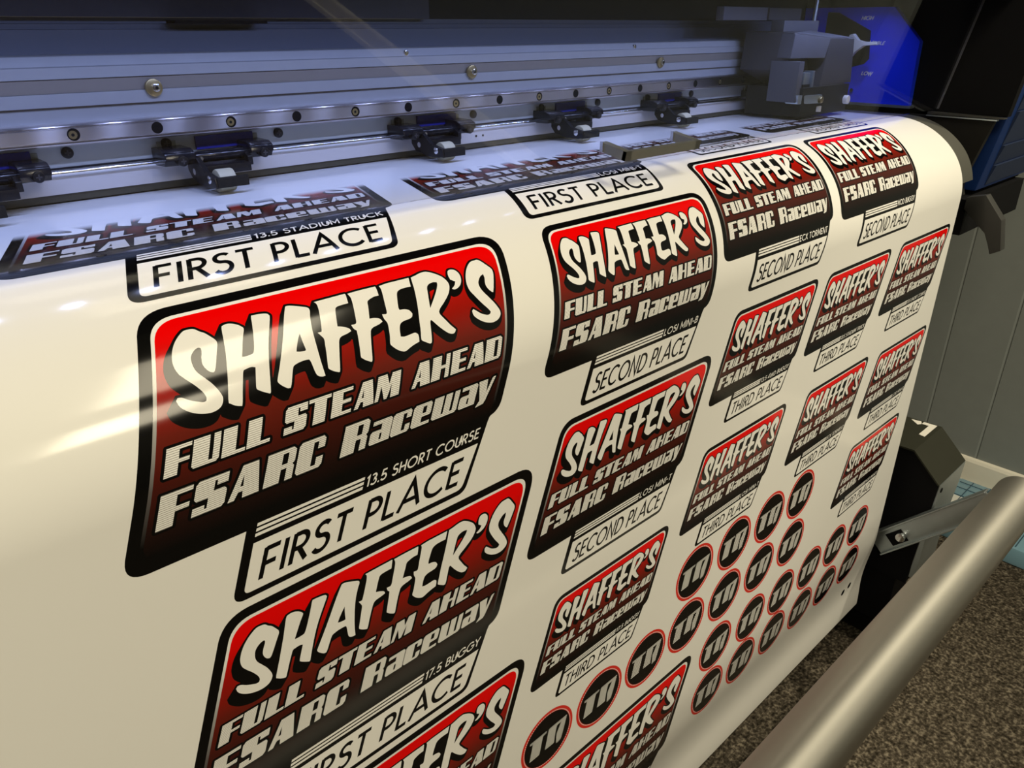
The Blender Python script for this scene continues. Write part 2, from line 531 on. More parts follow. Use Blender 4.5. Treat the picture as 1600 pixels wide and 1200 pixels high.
def offset_hulls(polys, r, vec=(0, 0), k=8):
    disc = [(r * math.cos(2 * PI * (i + .5) / k), r * math.sin(2 * PI * (i + .5) / k)) for i in range(k)]
    out = []
    for p in polys:
        for a, b in zip(p, p[1:] + p[:1]):
            out.append(hull([(q[0] + d[0] + w[0], q[1] + d[1] + w[1]) for q in (a, b) for d in disc for w in ((0, 0), vec(q) if callable(vec) else vec)]))
    return out

TITLE = [
 [(141.8,86.2),(138.2,86.4),(133.8,89.4),(130.1,93.3),(127.2,98.1),(125.4,103.8),(125.8,109.0),(128.0,113.0),(131.6,117.9),(134.2,122.4),(135.1,125.6),(134.5,127.7),(132.8,128.0),(129.8,126.7),(126.3,124.8),(123.1,122.4),(120.9,121.9),(119.7,123.2),(120.3,126.3),(122.6,129.4),(126.5,132.2),(131.5,134.1),(136.2,134.6),(140.2,133.5),(142.4,131.3),(143.4,128.6),(142.8,125.1),(140.9,120.4),(138.1,115.8),(135.7,112.0),(134.7,108.3),(135.1,104.1),(136.4,101.4),(139.2,99.0),(141.6,98.3),(142.6,99.0),(142.1,101.1),(140.6,104.6),(139.8,107.9),(140.4,110.8),(141.9,113.2),(143.6,114.1),(144.9,113.0),(147.1,109.0),(149.8,103.4),(151.9,99.2),(152.1,96.7),(150.6,94.1),(148.4,90.9),(146.0,88.9),(144.3,87.0)],
 [(158.8,89.2),(161.3,88.6),(164.1,89.0),(167.2,90.6),(169.3,92.8),(169.5,94.6),(166.8,99.4),(164.0,105.2),(161.6,110.2),(163.8,110.4),(167.0,110.2),(168.8,109.5),(170.8,105.6),(173.1,99.5),(175.3,93.2),(177.1,87.8),(178.5,87.3),(182.7,87.6),(186.4,88.4),(187.6,90.0),(186.4,92.8),(182.3,100.5),(178.7,107.9),(175.8,115.2),(173.4,122.3),(171.3,129.4),(169.9,134.0),(169.0,134.4),(166.1,132.6),(163.6,130.7),(162.8,129.1),(164.3,124.2),(166.5,117.9),(164.2,117.1),(160.9,117.4),(159.2,118.1),(157.4,122.1),(155.0,128.2),(152.3,135.6),(151.1,136.1),(148.5,135.0),(146.2,133.2),(145.5,131.9),(147.4,125.8),(149.7,119.0),(151.9,112.0),(154.2,104.7),(156.3,97.1),(157.8,91.6)],
 [(199.5,86.8),(201.9,87.0),(205.5,88.3),(209.0,89.8),(211.8,91.2),(212.3,93.3),(210.4,97.8),(208.3,104.4),(207.0,111.0),(206.0,118.2),(205.3,125.3),(205.1,131.7),(205.1,134.5),(203.2,134.5),(200.9,133.5),(199.8,131.8),(199.4,128.4),(199.2,124.4),(198.7,122.5),(196.7,122.2),(192.4,122.4),(188.7,123.3),(187.2,124.8),(185.1,129.0),(183.2,133.1),(182.0,135.0),(180.1,134.6),(177.3,132.1),(175.8,129.7),(176.3,127.9),(178.6,123.9),(181.7,118.5),(184.8,112.9),(188.3,106.5),(191.8,99.8),(195.2,93.5),(198.5,88.0)],
 [(217.4,88.7),(226.4,88.5),(233.8,88.4),(239.5,88.3),(239.7,89.2),(238.9,92.9),(238.4,95.2),(231.9,95.4),(228.9,96.2),(227.4,98.9),(225.6,103.9),(224.3,108.0),(227.7,109.3),(230.9,111.2),(231.6,113.2),(228.2,114.1),(223.8,114.8),(221.7,116.5),(220.2,119.7),(217.5,127.2),(215.2,134.3),(214.2,135.0),(211.4,133.6),(209.0,131.7),(208.5,129.9),(210.0,123.8),(211.6,117.3),(212.5,113.3),(211.5,110.7),(210.3,108.5),(213.0,108.6),(214.1,106.0),(216.3,99.5),(218.1,93.5),(218.4,90.2)],
 [(241.2,88.8),(245.8,88.6),(253.5,88.5),(262.2,88.6),(262.0,91.1),(261.1,95.4),(257.4,95.4),(253.5,96.4),(251.3,97.7),(250.0,101.2),(247.1,108.8),(250.7,109.3),(253.9,110.6),(255.0,112.9),(251.8,114.0),(247.6,114.7),(245.2,115.8),(243.6,118.4),(241.1,125.4),(238.6,134.0),(237.4,135.1),(234.3,133.2),(232.2,131.3),(231.6,129.9),(232.8,124.8),(234.5,117.7),(235.3,113.8),(233.9,112.2),(233.3,109.5),(236.3,109.6),(237.5,108.4),(239.1,103.0),(240.9,96.9),(241.9,92.3),(241.6,90.2)],
 [(264.8,89.0),(271.3,88.4),(279.5,88.4),(288.9,88.4),(288.0,91.1),(286.8,95.0),(281.9,94.8),(277.6,95.2),(274.6,96.9),(272.4,101.3),(270.4,106.5),(270.3,108.6),(274.1,109.1),(277.0,110.6),(278.3,113.2),(277.1,115.2),(274.3,116.1),(269.5,116.5),(266.4,117.9),(264.5,121.4),(263.5,125.5),(266.3,126.2),(270.4,126.0),(274.6,125.8),(276.6,127.2),(276.5,129.4),(275.7,132.2),(271.8,132.9),(268.4,133.8),(263.8,135.3),(261.0,134.7),(257.8,132.6),(255.3,129.8),(254.4,127.8),(255.9,123.5),(257.4,117.7),(257.9,114.5),(256.9,111.5),(256.9,108.4),(259.7,108.9),(260.8,107.8),(262.4,101.6),(263.9,96.2),(265.1,91.4)],
 [(290.6,88.6),(294.4,88.0),(299.3,87.0),(303.7,87.0),(307.1,88.5),(311.0,91.1),(314.4,94.6),(316.1,99.3),(315.0,103.1),(311.6,107.3),(305.8,111.7),(301.0,114.8),(298.6,117.0),(298.8,119.4),(301.2,123.7),(303.8,128.0),(306.0,130.8),(306.7,131.9),(304.9,133.7),(302.6,133.8),(299.8,132.4),(296.6,129.3),(293.7,125.8),(291.1,122.0),(290.0,120.8),(288.8,122.3),(287.1,128.2),(285.1,134.7),(283.4,135.6),(280.8,134.0),(278.3,132.2),(277.9,130.6),(279.5,125.3),(281.4,118.6),(283.7,111.8),(286.0,104.8),(288.3,97.4),(289.5,92.6)],
 [(321.6,90.4),(324.1,90.1),(326.7,91.3),(328.4,94.3),(328.1,98.0),(326.1,101.7),(323.0,104.1),(319.5,105.2),(317.4,104.9),(316.7,104.1),(320.0,102.3),(322.1,99.7),(320.9,98.9),(319.0,97.4),(319.2,94.2),(320.2,91.7)],
 [(347.5,87.7),(342.8,88.3),(337.4,92.1),(333.2,97.1),(330.4,102.8),(329.9,108.3),(331.9,113.2),(335.3,119.4),(338.9,124.6),(340.4,127.3),(338.8,128.8),(335.9,128.6),(331.9,126.7),(328.5,123.8),(326.4,122.0),(324.9,123.2),(325.0,126.4),(327.3,129.3),(330.9,132.1),(335.0,134.0),(339.4,134.9),(343.9,134.3),(347.2,132.3),(348.6,129.8),(348.2,126.8),(346.1,122.0),(342.8,116.3),(340.1,111.2),(339.5,107.0),(341.0,103.8),(344.4,100.9),(347.7,99.7),(347.3,102.6),(345.3,107.4),(345.7,111.0),(347.7,114.0),(348.9,114.5),(351.3,110.8),(353.9,106.3),(356.8,100.6),(357.0,97.3),(354.6,93.4),(351.8,89.3),(349.8,87.8)]]
TITLE_HOLES = [
 [(199.5,105.9),(199.1,109.6),(199.0,113.7),(199.0,116.6),(198.0,116.9),(195.2,116.6),(193.0,116.0),(194.4,113.2),(197.1,109.0)],
 [(307.6,96.7),(306.8,99.0),(303.3,103.2),(298.5,108.0),(293.4,112.9),(293.3,112.4),(294.7,108.0),(296.3,103.5),(298.1,98.9),(300.4,96.9),(304.1,96.1)]]
title_sm = [smooth_poly(p) for p in TITLE]
title_holes_sm = [smooth_poly(p) for p in TITLE_HOLES]

# block italic glyphs on a unit box, y down
BLOCK = {
 'F': ([(0,0),(1,0),(1,.13),(.52,.13),(.52,.45),(.95,.45),(.95,.59),(.52,.59),(.52,1),(0,1)], []),
 'U': ([(0,0),(.6,0),(.6,.87),(.75,.87),(.75,0),(1,0),(1,.9),(.9,1),(.08,1),(0,.92)], []),
 'L': ([(0,0),(.58,0),(.58,.87),(1,.87),(1,1),(0,1)], []),
 'S': ([(.1,0),(1,0),(1,.28),(.66,.28),(.66,.14),(.58,.14),(.58,.42),(.92,.42),(1,.5),(1,.9),(.9,1),(0,1),(0,.74),(.36,.74),(.36,.87),(.44,.87),(.44,.58),(.08,.58),(0,.5),(0,.1)], []),
 'T': ([(0,0),(1,0),(1,.14),(.8,.14),(.8,1),(.25,1),(.25,.14),(0,.14)], []),
 'E': ([(0,0),(1,0),(1,.13),(.52,.13),(.52,.43),(.95,.43),(.95,.57),(.52,.57),(.52,.87),(1,.87),(1,1),(0,1)], []),
 'A': ([(.32,0),(.82,0),(1,1),(.46,1),(.44,.78),(.3,.78),(.2,1),(0,1)], [(.40,.28),(.43,.62),(.33,.62)]),
 'M': ([(.05,0),(.42,0),(.54,.42),(.64,0),(1,0),(1,1),(.64,1),(.64,.45),(.5,1),(.38,1),(.21,.42),(.14,1),(0,1)], []),
 'H': ([(0,0),(.5,0),(.5,.43),(.77,.43),(.77,0),(1,0),(1,1),(.77,1),(.77,.57),(.5,.57),(.5,1),(0,1)], []),
 'D': ([(0,0),(.88,0),(1,.1),(1,.9),(.88,1),(0,1)], [(.55,.13),(.76,.13),(.76,.87),(.55,.87)]),
 'R': ([(0,0),(.88,0),(1,.1),(1,.45),(.93,.52),(1,.6),(1,1),(.74,1),(.74,.6),(.54,.6),(.54,1),(0,1)], [(.54,.13),(.74,.13),(.74,.46),(.54,.46)]),
 'C': ([(.1,0),(.9,0),(1,.1),(1,.36),(.74,.36),(.74,.14),(.56,.14),(.56,.87),(.74,.87),(.74,.64),(1,.64),(1,.9),(.9,1),(.1,1),(0,.9),(0,.1)], []),
 'a': ([(.05,0),(.9,0),(1,.1),(1,1),(.08,1),(0,.92),(0,.5),(.08,.42),(.5,.42),(.5,.17),(.05,.17)], [(.46,.58),(.56,.58),(.56,.86),(.46,.86)]),
 'e': ([(.1,0),(.9,0),(1,.1),(1,.52),(.95,.6),(.52,.6),(.52,.86),(1,.86),(1,1),(.1,1),(0,.9),(0,.1)], [(.52,.15),(.72,.15),(.72,.44),(.52,.44)]),
 'w': ([(0,0),(.36,0),(.36,.85),(.44,.85),(.44,0),(.70,0),(.70,.85),(.80,.85),(.80,0),(1,0),(1,.9),(.92,1),(.08,1),(0,.92)], []),
 'y': ([(0,0),(.52,0),(.60,.62),(.80,0),(1,-.04),(.66,1.02),(.56,1.18),(.10,1.22),(.28,.95)], []),
}
BLOCK['c'] = BLOCK['C']
def block_row(items, y0, y1, slant):
    outs, holes = [], []
    for ch, xa, xb in items:
        o, h = BLOCK[ch]
        f = lambda p: (xa + (xb - xa) * p[0] - slant * (y1 - y0) * p[1], y0 + (y1 - y0) * p[1])
        outs.append([f(p) for p in o])
        if h: holes.append([f(p) for p in h])
    return outs, holes
slogan = block_row([('F',107.3,121),('U',121.9,137.1),('L',138.6,152.3),('L',153.1,167.2),('S',175.8,190.0),('T',190.9,205.8),('E',206.9,221),
                    ('A',223.3,237.6),('M',238.4,256.8),('A',267,282),('H',282.9,297.6),('E',299.6,312.6),('A',314.2,329.3),('D',330.2,345)], 145.7, 160.5, .385)
race1 = block_row([('F',98.4,116),('S',117.6,136.2),('A',138.2,157),('R',159.4,177.8),('C',179.6,197.4),('R',210.6,229)], 169.1, 188.7, .35)
race2 = block_row([('a',229.9,245.6),('c',246.2,261.2),('e',262.6,278),('w',279.8,301.8),('a',303.4,318.4),('y',319,334.6)], 173.4, 188.5, .35)

# rounded sans made of strokes: cap height 1, y up
def arc(cx, cy, rx, ry, a0, a1, n=14):
    return [(cx + rx * math.cos(math.radians(a0 + (a1 - a0) * i / n)), cy + ry * math.sin(math.radians(a0 + (a1 - a0) * i / n))) for i in range(n + 1)]
S_CURVE = arc(.29, .745, .22, .215, 35, 270, 14)[:-1] + arc(.29, .27, .25, .26, 90, -150, 16)
STROKE = {
 'A': (.84, [[(0,0),(.42,1),(.84,0)], [(.16,.32),(.68,.32)]]),
 'B': (.56, [[(.06,0),(.06,1)], [(.06,.95)]+arc(.27,.74,.21,.21,90,-90)+[(.06,.53)], [(.06,.53)]+arc(.28,.29,.24,.24,90,-90)+[(.06,.05)]]),
 'C': (.86, [arc(.5,.5,.46,.46,45,315,24)]),
 'D': (.76, [[(.06,0),(.06,1)], [(.06,.95)]+arc(.26,.5,.45,.45,90,-90,18)+[(.06,.05)]]),
 'E': (.52, [[(.06,0),(.06,1)], [(.06,.95),(.52,.95)], [(.06,.51),(.46,.51)], [(.06,.05),(.52,.05)]]),
 'F': (.50, [[(.06,0),(.06,1)], [(.06,.95),(.50,.95)], [(.06,.48),(.44,.48)]]),
 'G': (.92, [arc(.5,.5,.46,.46,45,360,26), [(.96,.5),(.58,.5)]]),
 'H': (.68, [[(.06,0),(.06,1)], [(.62,0),(.62,1)], [(.06,.5),(.62,.5)]]),
 'I': (.12, [[(.06,0),(.06,1)]]),
 'L': (.48, [[(.06,1),(.06,0)], [(.06,.05),(.48,.05)]]),
 'M': (.86, [[(.06,0),(.06,1),(.43,.25),(.80,1),(.80,0)]]),
 'N': (.72, [[(.06,0),(.06,1),(.66,0),(.66,1)]]),
 'O': (1.0, [arc(.5,.5,.46,.46,0,350,34)+[(.96,.5)]]),
 'P': (.54, [[(.06,0),(.06,1)], [(.06,.95)]+arc(.26,.70,.25,.25,90,-90)+[(.06,.45)]]),
 'R': (.58, [[(.06,0),(.06,1)], [(.06,.95)]+arc(.26,.71,.24,.24,90,-90)+[(.06,.47)], [(.26,.47),(.56,0)]]),
 'S': (.56, [S_CURVE]),
 'T': (.56, [[(.28,0),(.28,.95)], [(0,.95),(.56,.95)]]),
 'U': (.66, [[(.06,1),(.06,.32)]+arc(.33,.32,.27,.28,180,360)+[(.60,.32),(.60,1)]]),
 'W': (1.1, [[(0,1),(.28,0),(.55,.85),(.82,0),(1.1,1)]]),
 'X': (.64, [[(0,0),(.64,1)], [(0,1),(.64,0)]]),
 'Y': (.64, [[(0,1),(.32,.48),(.64,1)], [(.32,.48),(.32,0)]]),
 '1': (.28, [[(0,.80),(.20,.95),(.20,0)]]),
 '3': (.54, [arc(.26,.74,.20,.21,150,-90)+arc(.26,.28,.25,.25,90,-150)]),
 '4': (.62, [[(.44,0),(.44,1),(.02,.24),(.62,.24)]]),
 '5': (.54, [[(.48,.95),(.12,.95),(.07,.52)]+arc(.25,.31,.25,.26,120,-150,16)]),
 '7': (.50, [[(0,.95),(.48,.95),(.14,0)]]),
 '.': (.14, [[(.07,0),(.07,.14)]]),
 '-': (.34, [[(.03,.42),(.31,.42)]]),
 ' ': (.26, []),
}
STROKE['K'] = (.6, [[(.06, 0), (.06, 1)], [(.06, .45), (.6, 1)], [(.2, .58), (.6, 0)]])
def stroke_poly(line, w):
    n = len(line); L_, R_ = [], []
    for i, p in enumerate(line):
        p = Vector(p)
        d1 = (p - Vector(line[i - 1])).normalized() if i else None
        d2 = (Vector(line[i + 1]) - p).normalized() if i < n - 1 else None
        if d1 is None: d1 = d2
        if d2 is None: d2 = d1
        n1 = Vector((-d1.y, d1.x)); n2 = Vector((-d2.y, d2.x))
        m_ = n1 + n2
        if m_.length < .25: m_ = n1
        m_.normalize()
        k = (w / 2) / max(.35, m_.dot(n1))
        L_.append(tuple(p + m_ * k)); R_.append(tuple(p - m_ * k))
    return L_, R_
def text_polys(text, x0, x1, ytop, ybot, slant, weight, anchor='span', width_scale=.82):
    """polygons of a line of text; x0/x1 at the top edge"""
    adv, x = [], 0.0
    for ch in text:
        adv.append(x); x += STROKE[ch][0] + .16
    total = x - .16
    h = ybot - ytop
    if anchor == 'span': kx = (x1 - x0) / total
    else:
        kx = h * width_scale; x0 = x1 - total * kx
    polys = []
    for ch, a in zip(text, adv):
        for ln in STROKE[ch][1]:
            pts = [((px + a) * kx / h, py) for px, py in ln]
            L_, R_ = stroke_poly(pts, weight)
            q = lambda p: (x0 + p[0] * h - slant * (1 - p[1]) * h, ybot - p[1] * h)
            for i in range(len(pts) - 1):
                polys.append([q(L_[i]), q(L_[i + 1]), q(R_[i + 1]), q(R_[i])])
    return polys, x0

def rounded(pts, radii, n=8):
    out = []; k = len(pts)
    for i in range(k):
        p = Vector(pts[i]); r = radii[i]
        if r <= 0: out.append(tuple(p)); continue
        a = (Vector(pts[i - 1]) - p).normalized(); b = (Vector(pts[(i + 1) % k]) - p).normalized()
        half = a.angle(b) / 2
        d = r / math.tan(half)
        t0 = p + a * d; t1 = p + b * d
        for j in range(n + 1):
            t = j / n
            q = t0 * (1 - t) ** 2 + p * 2 * t * (1 - t) + t1 * t ** 2
            q2 = t0.lerp(t1, t)
            out.append(tuple(q * .92 + q2 * .08))
    return out

def xl(y): return 120.2 - .352 * (y - 68.2)
def xr(y): return 382.2 - .333 * (y - 68.2)
outer = rounded([(xl(68.2), 68.2), (xr(68.2), 68.2), (xr(203), 203), (328.5, 203.5), (326.3, 207), (302.5, 257.6), (123.2, 257.6), (139.3, 211.6), (xl(211.6), 211.6)],
                [22, 15, 15, 0, 0, 10, 6, 0, 10])
def inset_panel(dx, dy, yb):
    return rounded([(xl(68.2 + dy) + dx, 68.2 + dy), (xr(68.2 + dy) - dx, 68.2 + dy), (xr(yb) - dx, yb), (xl(yb) + dx, yb)], [17, 11, 6, 6])
line_shape = inset_panel(6.9, 6.6, 204.5)
panel_shape = inset_panel(8.9, 8.8, 202.5)
place_box = rounded([(142.2, 221.6), (316.4, 221.6), (299.8, 253.6), (131.0, 253.6)], [0, 0, 8, 3])

LAYER = .00005
CLASS_LEFT = {'13.5 SHORT COURSE': 222.9, '13.5 STADIUM TRUCK': 220.5, '17.5 BUGGY': 263.0, 'LOSI MINI-T': 258.5, 'LOSI MINI-B': 257.5,
              'ECX TORMENT': 245.5, 'MOD BUGGY': 257.0, '13.5 4WD BUGGY': 229.0}
def art_build(class_text, place_text, weight):
    """-> list of (part name, [(verts, tris, ink, layer)])"""
    base = [(*fill([outer]), 'ink_black', 1), (*fill([line_shape]), 'ink_line', 2), (*fill([panel_shape]), 'ink_panel', 3)]
    bx = [(*fill([place_box]), 'ink_white', 2)]
    tx_left = 222.0
    cls = None
    if class_text:
        tx_left = CLASS_LEFT[class_text]
        polys, _ = text_polys(class_text, tx_left, 319.3, 209.7, 217.2, .36, .155)
        cls = [(*fill(polys), 'ink_white', 4)]
    st = []
    for ya, yb in ((209.3, 211.3), (212.5, 214.5), (215.7, 217.7)):
        o = lambda y: -.36 * (y - 209.3)
        st.append([(146.6 + o(ya), ya), (tx_left - 2.2 + o(ya), ya), (tx_left - 2.2 + o(yb), yb), (146.6 + o(yb), yb)])
    bx.append((*fill(st), 'ink_white', 4))
    pt, _ = text_polys(place_text, 148.7, 303.0, 228.0, 248.0, .37, weight)
    parts = [('sticker_panel', base), ('title_lettering', ART_TITLE), ('slogan_lettering', ART_SLOGAN), ('club_lettering', ART_RACE),
             ('place_box', bx), ('place_lettering', [(*fill(pt), 'ink_black', 4)])]
    if cls: parts.append(('class_lettering', cls))
    return parts
ART_TITLE = [(*fill(title_sm, title_holes_sm, offset_hulls(title_sm + title_holes_sm, 1.6, title_depth)), 'ink_black', 4),
             (*fill(title_sm, title_holes_sm), 'ink_white', 5)]
ART_SLOGAN = [(*fill(slogan[0], slogan[1], offset_hulls(slogan[0] + slogan[1], 1.7)), 'ink_black', 5), (*fill(*slogan), 'ink_stripe', 6)]
rs = (race1[0] + race2[0], race1[1] + race2[1])
ART_RACE = [(*fill(rs[0], rs[1], offset_hulls(rs[0] + rs[1], 1.7)), 'ink_black', 5), (*fill(*rs), 'ink_stripe', 6)]

def print_part(name, layers, parent, ax, ay, k, ox, oy, label=None):
    """lay artwork on the sheet: art point (x, y) -> u = ox + k (x - ax), s = oy + k (y - ay), in mm"""
    bm = nb()
    ua = bm.verts.layers.float_vector.new('a')
    for verts, tris, inkname, lay in layers:
        vv = []
        for x, y in verts:
            v = bm.verts.new(((ox + k * (x - ax)) / 1000, (oy + k * (y - ay)) / 1000, lay * LAYER))
            v[ua] = (x, y, 0)
            vv.append(v)
        mi = INKS.index(inkname)
        for t in tris:
            try: f = bm.faces.new([vv[i] for i in t])
            except ValueError: continue
            f.material_index = mi
    smin = min(v.co.y for v in bm.verts); smax = max(v.co.y for v in bm.verts)
    for s in S_CUTS + [FADE[0] - .001]:
        if smin < s < smax:
            bmesh.ops.bisect_plane(bm, geom=bm.verts[:] + bm.edges[:] + bm.faces[:], dist=1e-7, plane_co=(0, s, 0), plane_no=(0, 1, 0))
    if smin < FADE[0]:
        dead = [v for v in bm.verts if v.co.y < FADE[0] - .00105]
        bmesh.ops.delete(bm, geom=dead, context='VERTS')
    if smax > S_END:
        bmesh.ops.bisect_plane(bm, geom=bm.verts[:] + bm.edges[:] + bm.faces[:], dist=1e-7, plane_co=(0, S_END, 0), plane_no=(0, 1, 0), clear_outer=True)
    if not bm.faces:
        bm.free(); return None
    bm.verts.index_update()
    used = sorted(set(f.material_index for f in bm.faces))
    art = [tuple(v[ua][:2]) for v in bm.verts]; us = [tuple(v.co[:2]) for v in bm.verts]
    pos, nor = [], []
    for v in bm.verts:
        p, n = map_pt(v.co.x, v.co.y, v.co.z); pos.append(p); nor.append(n)
    faces = [([v.index for v in f.verts], used.index(f.material_index)) for f in bm.faces]
    bm.free()
    fl = []
    for f, mi in faces:                                  # face the viewer
        a, b, c = (Vector(pos[f[i]]) for i in (0, 1, 2))
        fl.append(f if (b - a).cross(c - a).dot(Vector(nor[f[0]])) > 0 else f[::-1])
    me = bpy.data.meshes.new(name)
    me.from_pydata(pos, [], fl)
    for i in used: me.materials.append(M[INKS[i]])
    me.polygons.foreach_set('material_index', [mi for _, mi in faces])
    la, lb = me.uv_layers.new(name='art'), me.uv_layers.new(name='sheet')
    for lp in me.loops:
        la.data[lp.index].uv = art[lp.vertex_index]; lb.data[lp.index].uv = us[lp.vertex_index]
    me.shade_smooth()
    me.normals_split_custom_set_from_vertices(nor)
    o = bpy.data.objects.new(name, me)
    link(o, parent)
    if label: o['label'] = label
    return o

K2, K3 = .8325, .6667
STICKERS = [
    (139.3, 211.7, 1, '13.5 SHORT COURSE', 'FIRST PLACE'), (135.6, 406.8, 1, '17.5 BUGGY', 'FIRST PLACE'), (129.3, 602.5, 1, None, 'FIRST PLACE'),
    (135.4, 15.2, 1, '13.5 STADIUM TRUCK', 'FIRST PLACE'), (435.5, 17.0, 1, 'LOSI MINI-T', 'FIRST PLACE'), (421.6, 795.8, 1, None, 'FIRST PLACE'),
    (439.5, 192.5, K2, 'LOSI MINI-B', 'SECOND PLACE'), (423.2, 357.4, K2, 'LOSI MINI-T', 'SECOND PLACE'), (684.9, 149.3, K2, 'ECX TORMENT', 'SECOND PLACE'),
    (925.0, 147.5, K2, 'MOD BUGGY', 'SECOND PLACE'), (728.0, -20.5, K2, '13.5 STADIUM TRUCK', 'SECOND PLACE'), (983.0, -20.4, K2, '13.5 SHORT COURSE', 'SECOND PLACE'),
    (419.0, 514.6, K3, '17.5 BUGGY', 'THIRD PLACE'), (670.0, 300.6, K3, '13.5 4WD BUGGY', 'THIRD PLACE'), (867.5, 302.2, K3, '13.5 STADIUM TRUCK', 'THIRD PLACE'),
    (1071.0, 302.6, K3, '13.5 SHORT COURSE', 'THIRD PLACE'), (643.0, 448.6, K3, 'LOSI MINI-T', 'THIRD PLACE'), (868.0, 453.5, K3, 'ECX TORMENT', 'THIRD PLACE'),
    (1076.0, 461.0, K3, 'LOSI MINI-B', 'THIRD PLACE'), (1048.0, 603.5, K3, 'MOD BUGGY', 'THIRD PLACE'),
]
for ox, oy, k, cls, place in STICKERS:
    parts = art_build(cls, place, {1: .155, K2: .13, K3: .14}[k])
    word = place.split()[0].lower()
    root = None
    for name, layers in parts:
        o = print_part(name if root is not None else 'racing_sticker', layers, root or sheet, 139.3, 211.7, k, ox, oy,
                       label=None if root is not None else 'red and black %s place racing sticker printed on the vinyl' % word)
        if root is None: root = o

# round badge: red ring, dotted white ring, black disc, striped characters
def circ(r, n=72): return [(r * math.cos(2 * PI * i / n), r * math.sin(2 * PI * i / n)) for i in range(n)]
dots = []
for i in range(84):
    a0, a1 = 2 * PI * i / 84, 2 * PI * (i + .55) / 84
    dots.append([(r * math.cos(a), r * math.sin(a)) for r, a in ((33.6, a0), (32.6, a0), (32.6, a1), (33.6, a1))])
T_POLY = [(-24.6,-11.6),(-1.2,-11.6),(-1.6,-9.6),(-6.6,-9.2),(-11.4,13.6),(-25.2,13.2),(-20.6,-9.2),(-24.9,-9.4)]
F_POLY = [(1.6,-11.7),(27.9,-12),(24.2,2),(19.7,16.4),(12.9,17),(13.0,3.5),(20.0,-9.0),(13.4,-8.8),(10.8,3),(9.8,13.8),(-3.4,12.8)]
BADGE = [('round_sticker', [(*fill([circ(36.8)]), 'ink_red', 1), (*fill([circ(32.2)]), 'ink_black', 2), (*fill(dots), 'ink_white', 2)]),
         ('number_lettering', [(*fill([T_POLY, F_POLY]), 'ink_stripe_fine', 3)])]
BADGES = [(641.6,518.3),(724.9,520),(808.4,521.8),(890,523.7),
          (400.4,593.5),(479.8,595.2),(559,594.8),(637.4,595.0),(719.8,597.4),(803.1,599.8),(886.8,602.0),
          (716.0,679.5),(803.1,685.9),(886.4,689.8),(970.8,692.0),(1053,693.0),(1136.2,695.2),
          (711.5,754.6),(795.0,759.0),(881,762.5),(967.5,769.0),(1050.6,772.4),(1134.4,775.0)]
for bx_, by_ in BADGES:
    root = None
    for name, layers in BADGE:
        o = print_part(name, layers, root or sheet, 0, 0, 1.0, bx_, by_, label=None if root else 'round black number sticker with a red ring printed on the vinyl')
        if root is None: root = o
for mx_, my_ in ((1166.0, 858.0), (1189.0, 855.0)):
    print_part('registration_mark', [(*fill([circ(6.2, 24)]), 'ink_black', 1)], sheet, 0, 0, 1.0, mx_, my_)

# ------------------------------------------------------------------ the printer
PR = empty('wide_format_printer', (0.6, 0.62, FZ), 'large blue and grey wide format printer the white vinyl feeds out of', 'printer')
XA, XB = -.42, 1.335
beam = [(.66, -.0670), (.66, -.0585), (.663, -.0585), (.663, -.0565), (.66, -.0565), (.66, -.0475), (.6625, -.0473), (.6625, -.0380), (.66, -.0374),
        (.66, -.0299), (.6612, -.0291), (.6645, -.0226), (.6660, -.0219), (.70, -.0219), (.76, -.0219), (.76, -.0670)]
bm = nb(); prism_x(bm, beam, XA, XB); finish('beam', bm, 'anodized', PR)
bm = nb(); prism_x(bm, [(.690, -.0219), (.690, -.0052), (.6945, -.0049), (.6945, -.0013), (.698, -.0009), (.698, .0035), (.76, .0035), (.76, -.0219)], XA, XB); finish('beam_cap', bm, 'cap', PR)
bm = nb()
box(bm, XA, XB, .6616, .6626, -.0472, -.0380); box(bm, XA, XB, .6622, .6632, -.0584, -.0566)
finish('groove_strip', bm, 'groove', PR)
o = simple_box('mounting_plate', 'plate', PR, XA, XB, .660, .76, -.0985, -.0670)
for x in (.0658, .2376, .4649, .6668, .8641, 1.1057):
    for dx in (0, .0985):
        bm = nb()
        tube(bm, (x + dx, .6575, -.0884), (x + dx, .662, -.0884), .0042, 20, chamfer=.0008)
        for q in ((.0022, .0005), (.0005, .0022)): box(bm, x + dx - q[0], x + dx + q[0], .6572, .6576, -.0884 - q[1], -.0884 + q[1], mi=1)
        finish('plate_screw', bm, ['black', 'carriage'], o, smooth=40)
# guide rail with counterbored holes
rail = [(.660, -.0672), (.6475, -.0672), (.6455, -.0680), (.6452, -.0686), (.6462, -.0692), (.6462, -.0697), (.6450, -.0702), (.6450, -.0788), (.6462, -.0793),
        (.6462, -.0798), (.6452, -.0804), (.6455, -.0812), (.6475, -.0822), (.660, -.0822)]
bm = nb(); prism_x(bm, rail, XA, XB)
RAIL = finish('guide_rail', bm, 'rail', PR)
_uv = RAIL.data.uv_layers.new(name='grain')
for _l in RAIL.data.loops:
    _c = RAIL.data.vertices[_l.vertex_index].co
    _uv.data[_l.index].uv = (_c.z - _c.y * .6, _c.x)
for k_ in range(-9, 19):
    x = .1677 + .06017 * k_
    if not (XA + .02 < x < XB - .02): continue
    bm = nb()
    tube(bm, (x, .6448, -.0743), (x, .6468, -.0743), .0044, 24)
    finish('bolt_hole', bm, 'black_matte', RAIL, smooth=40)
    if k_ % 2 == 0:
        bm = nb()
        tube(bm, (x - .0006, .6445, -.0745), (x - .0006, .6450, -.0745), .0030, 20)
        tube(bm, (x - .0006, .64448, -.0745), (x - .0006, .64452, -.0745), .0012, 12, mi=1)
        finish('rail_bolt', bm, ['brass', 'black'], RAIL, smooth=40)
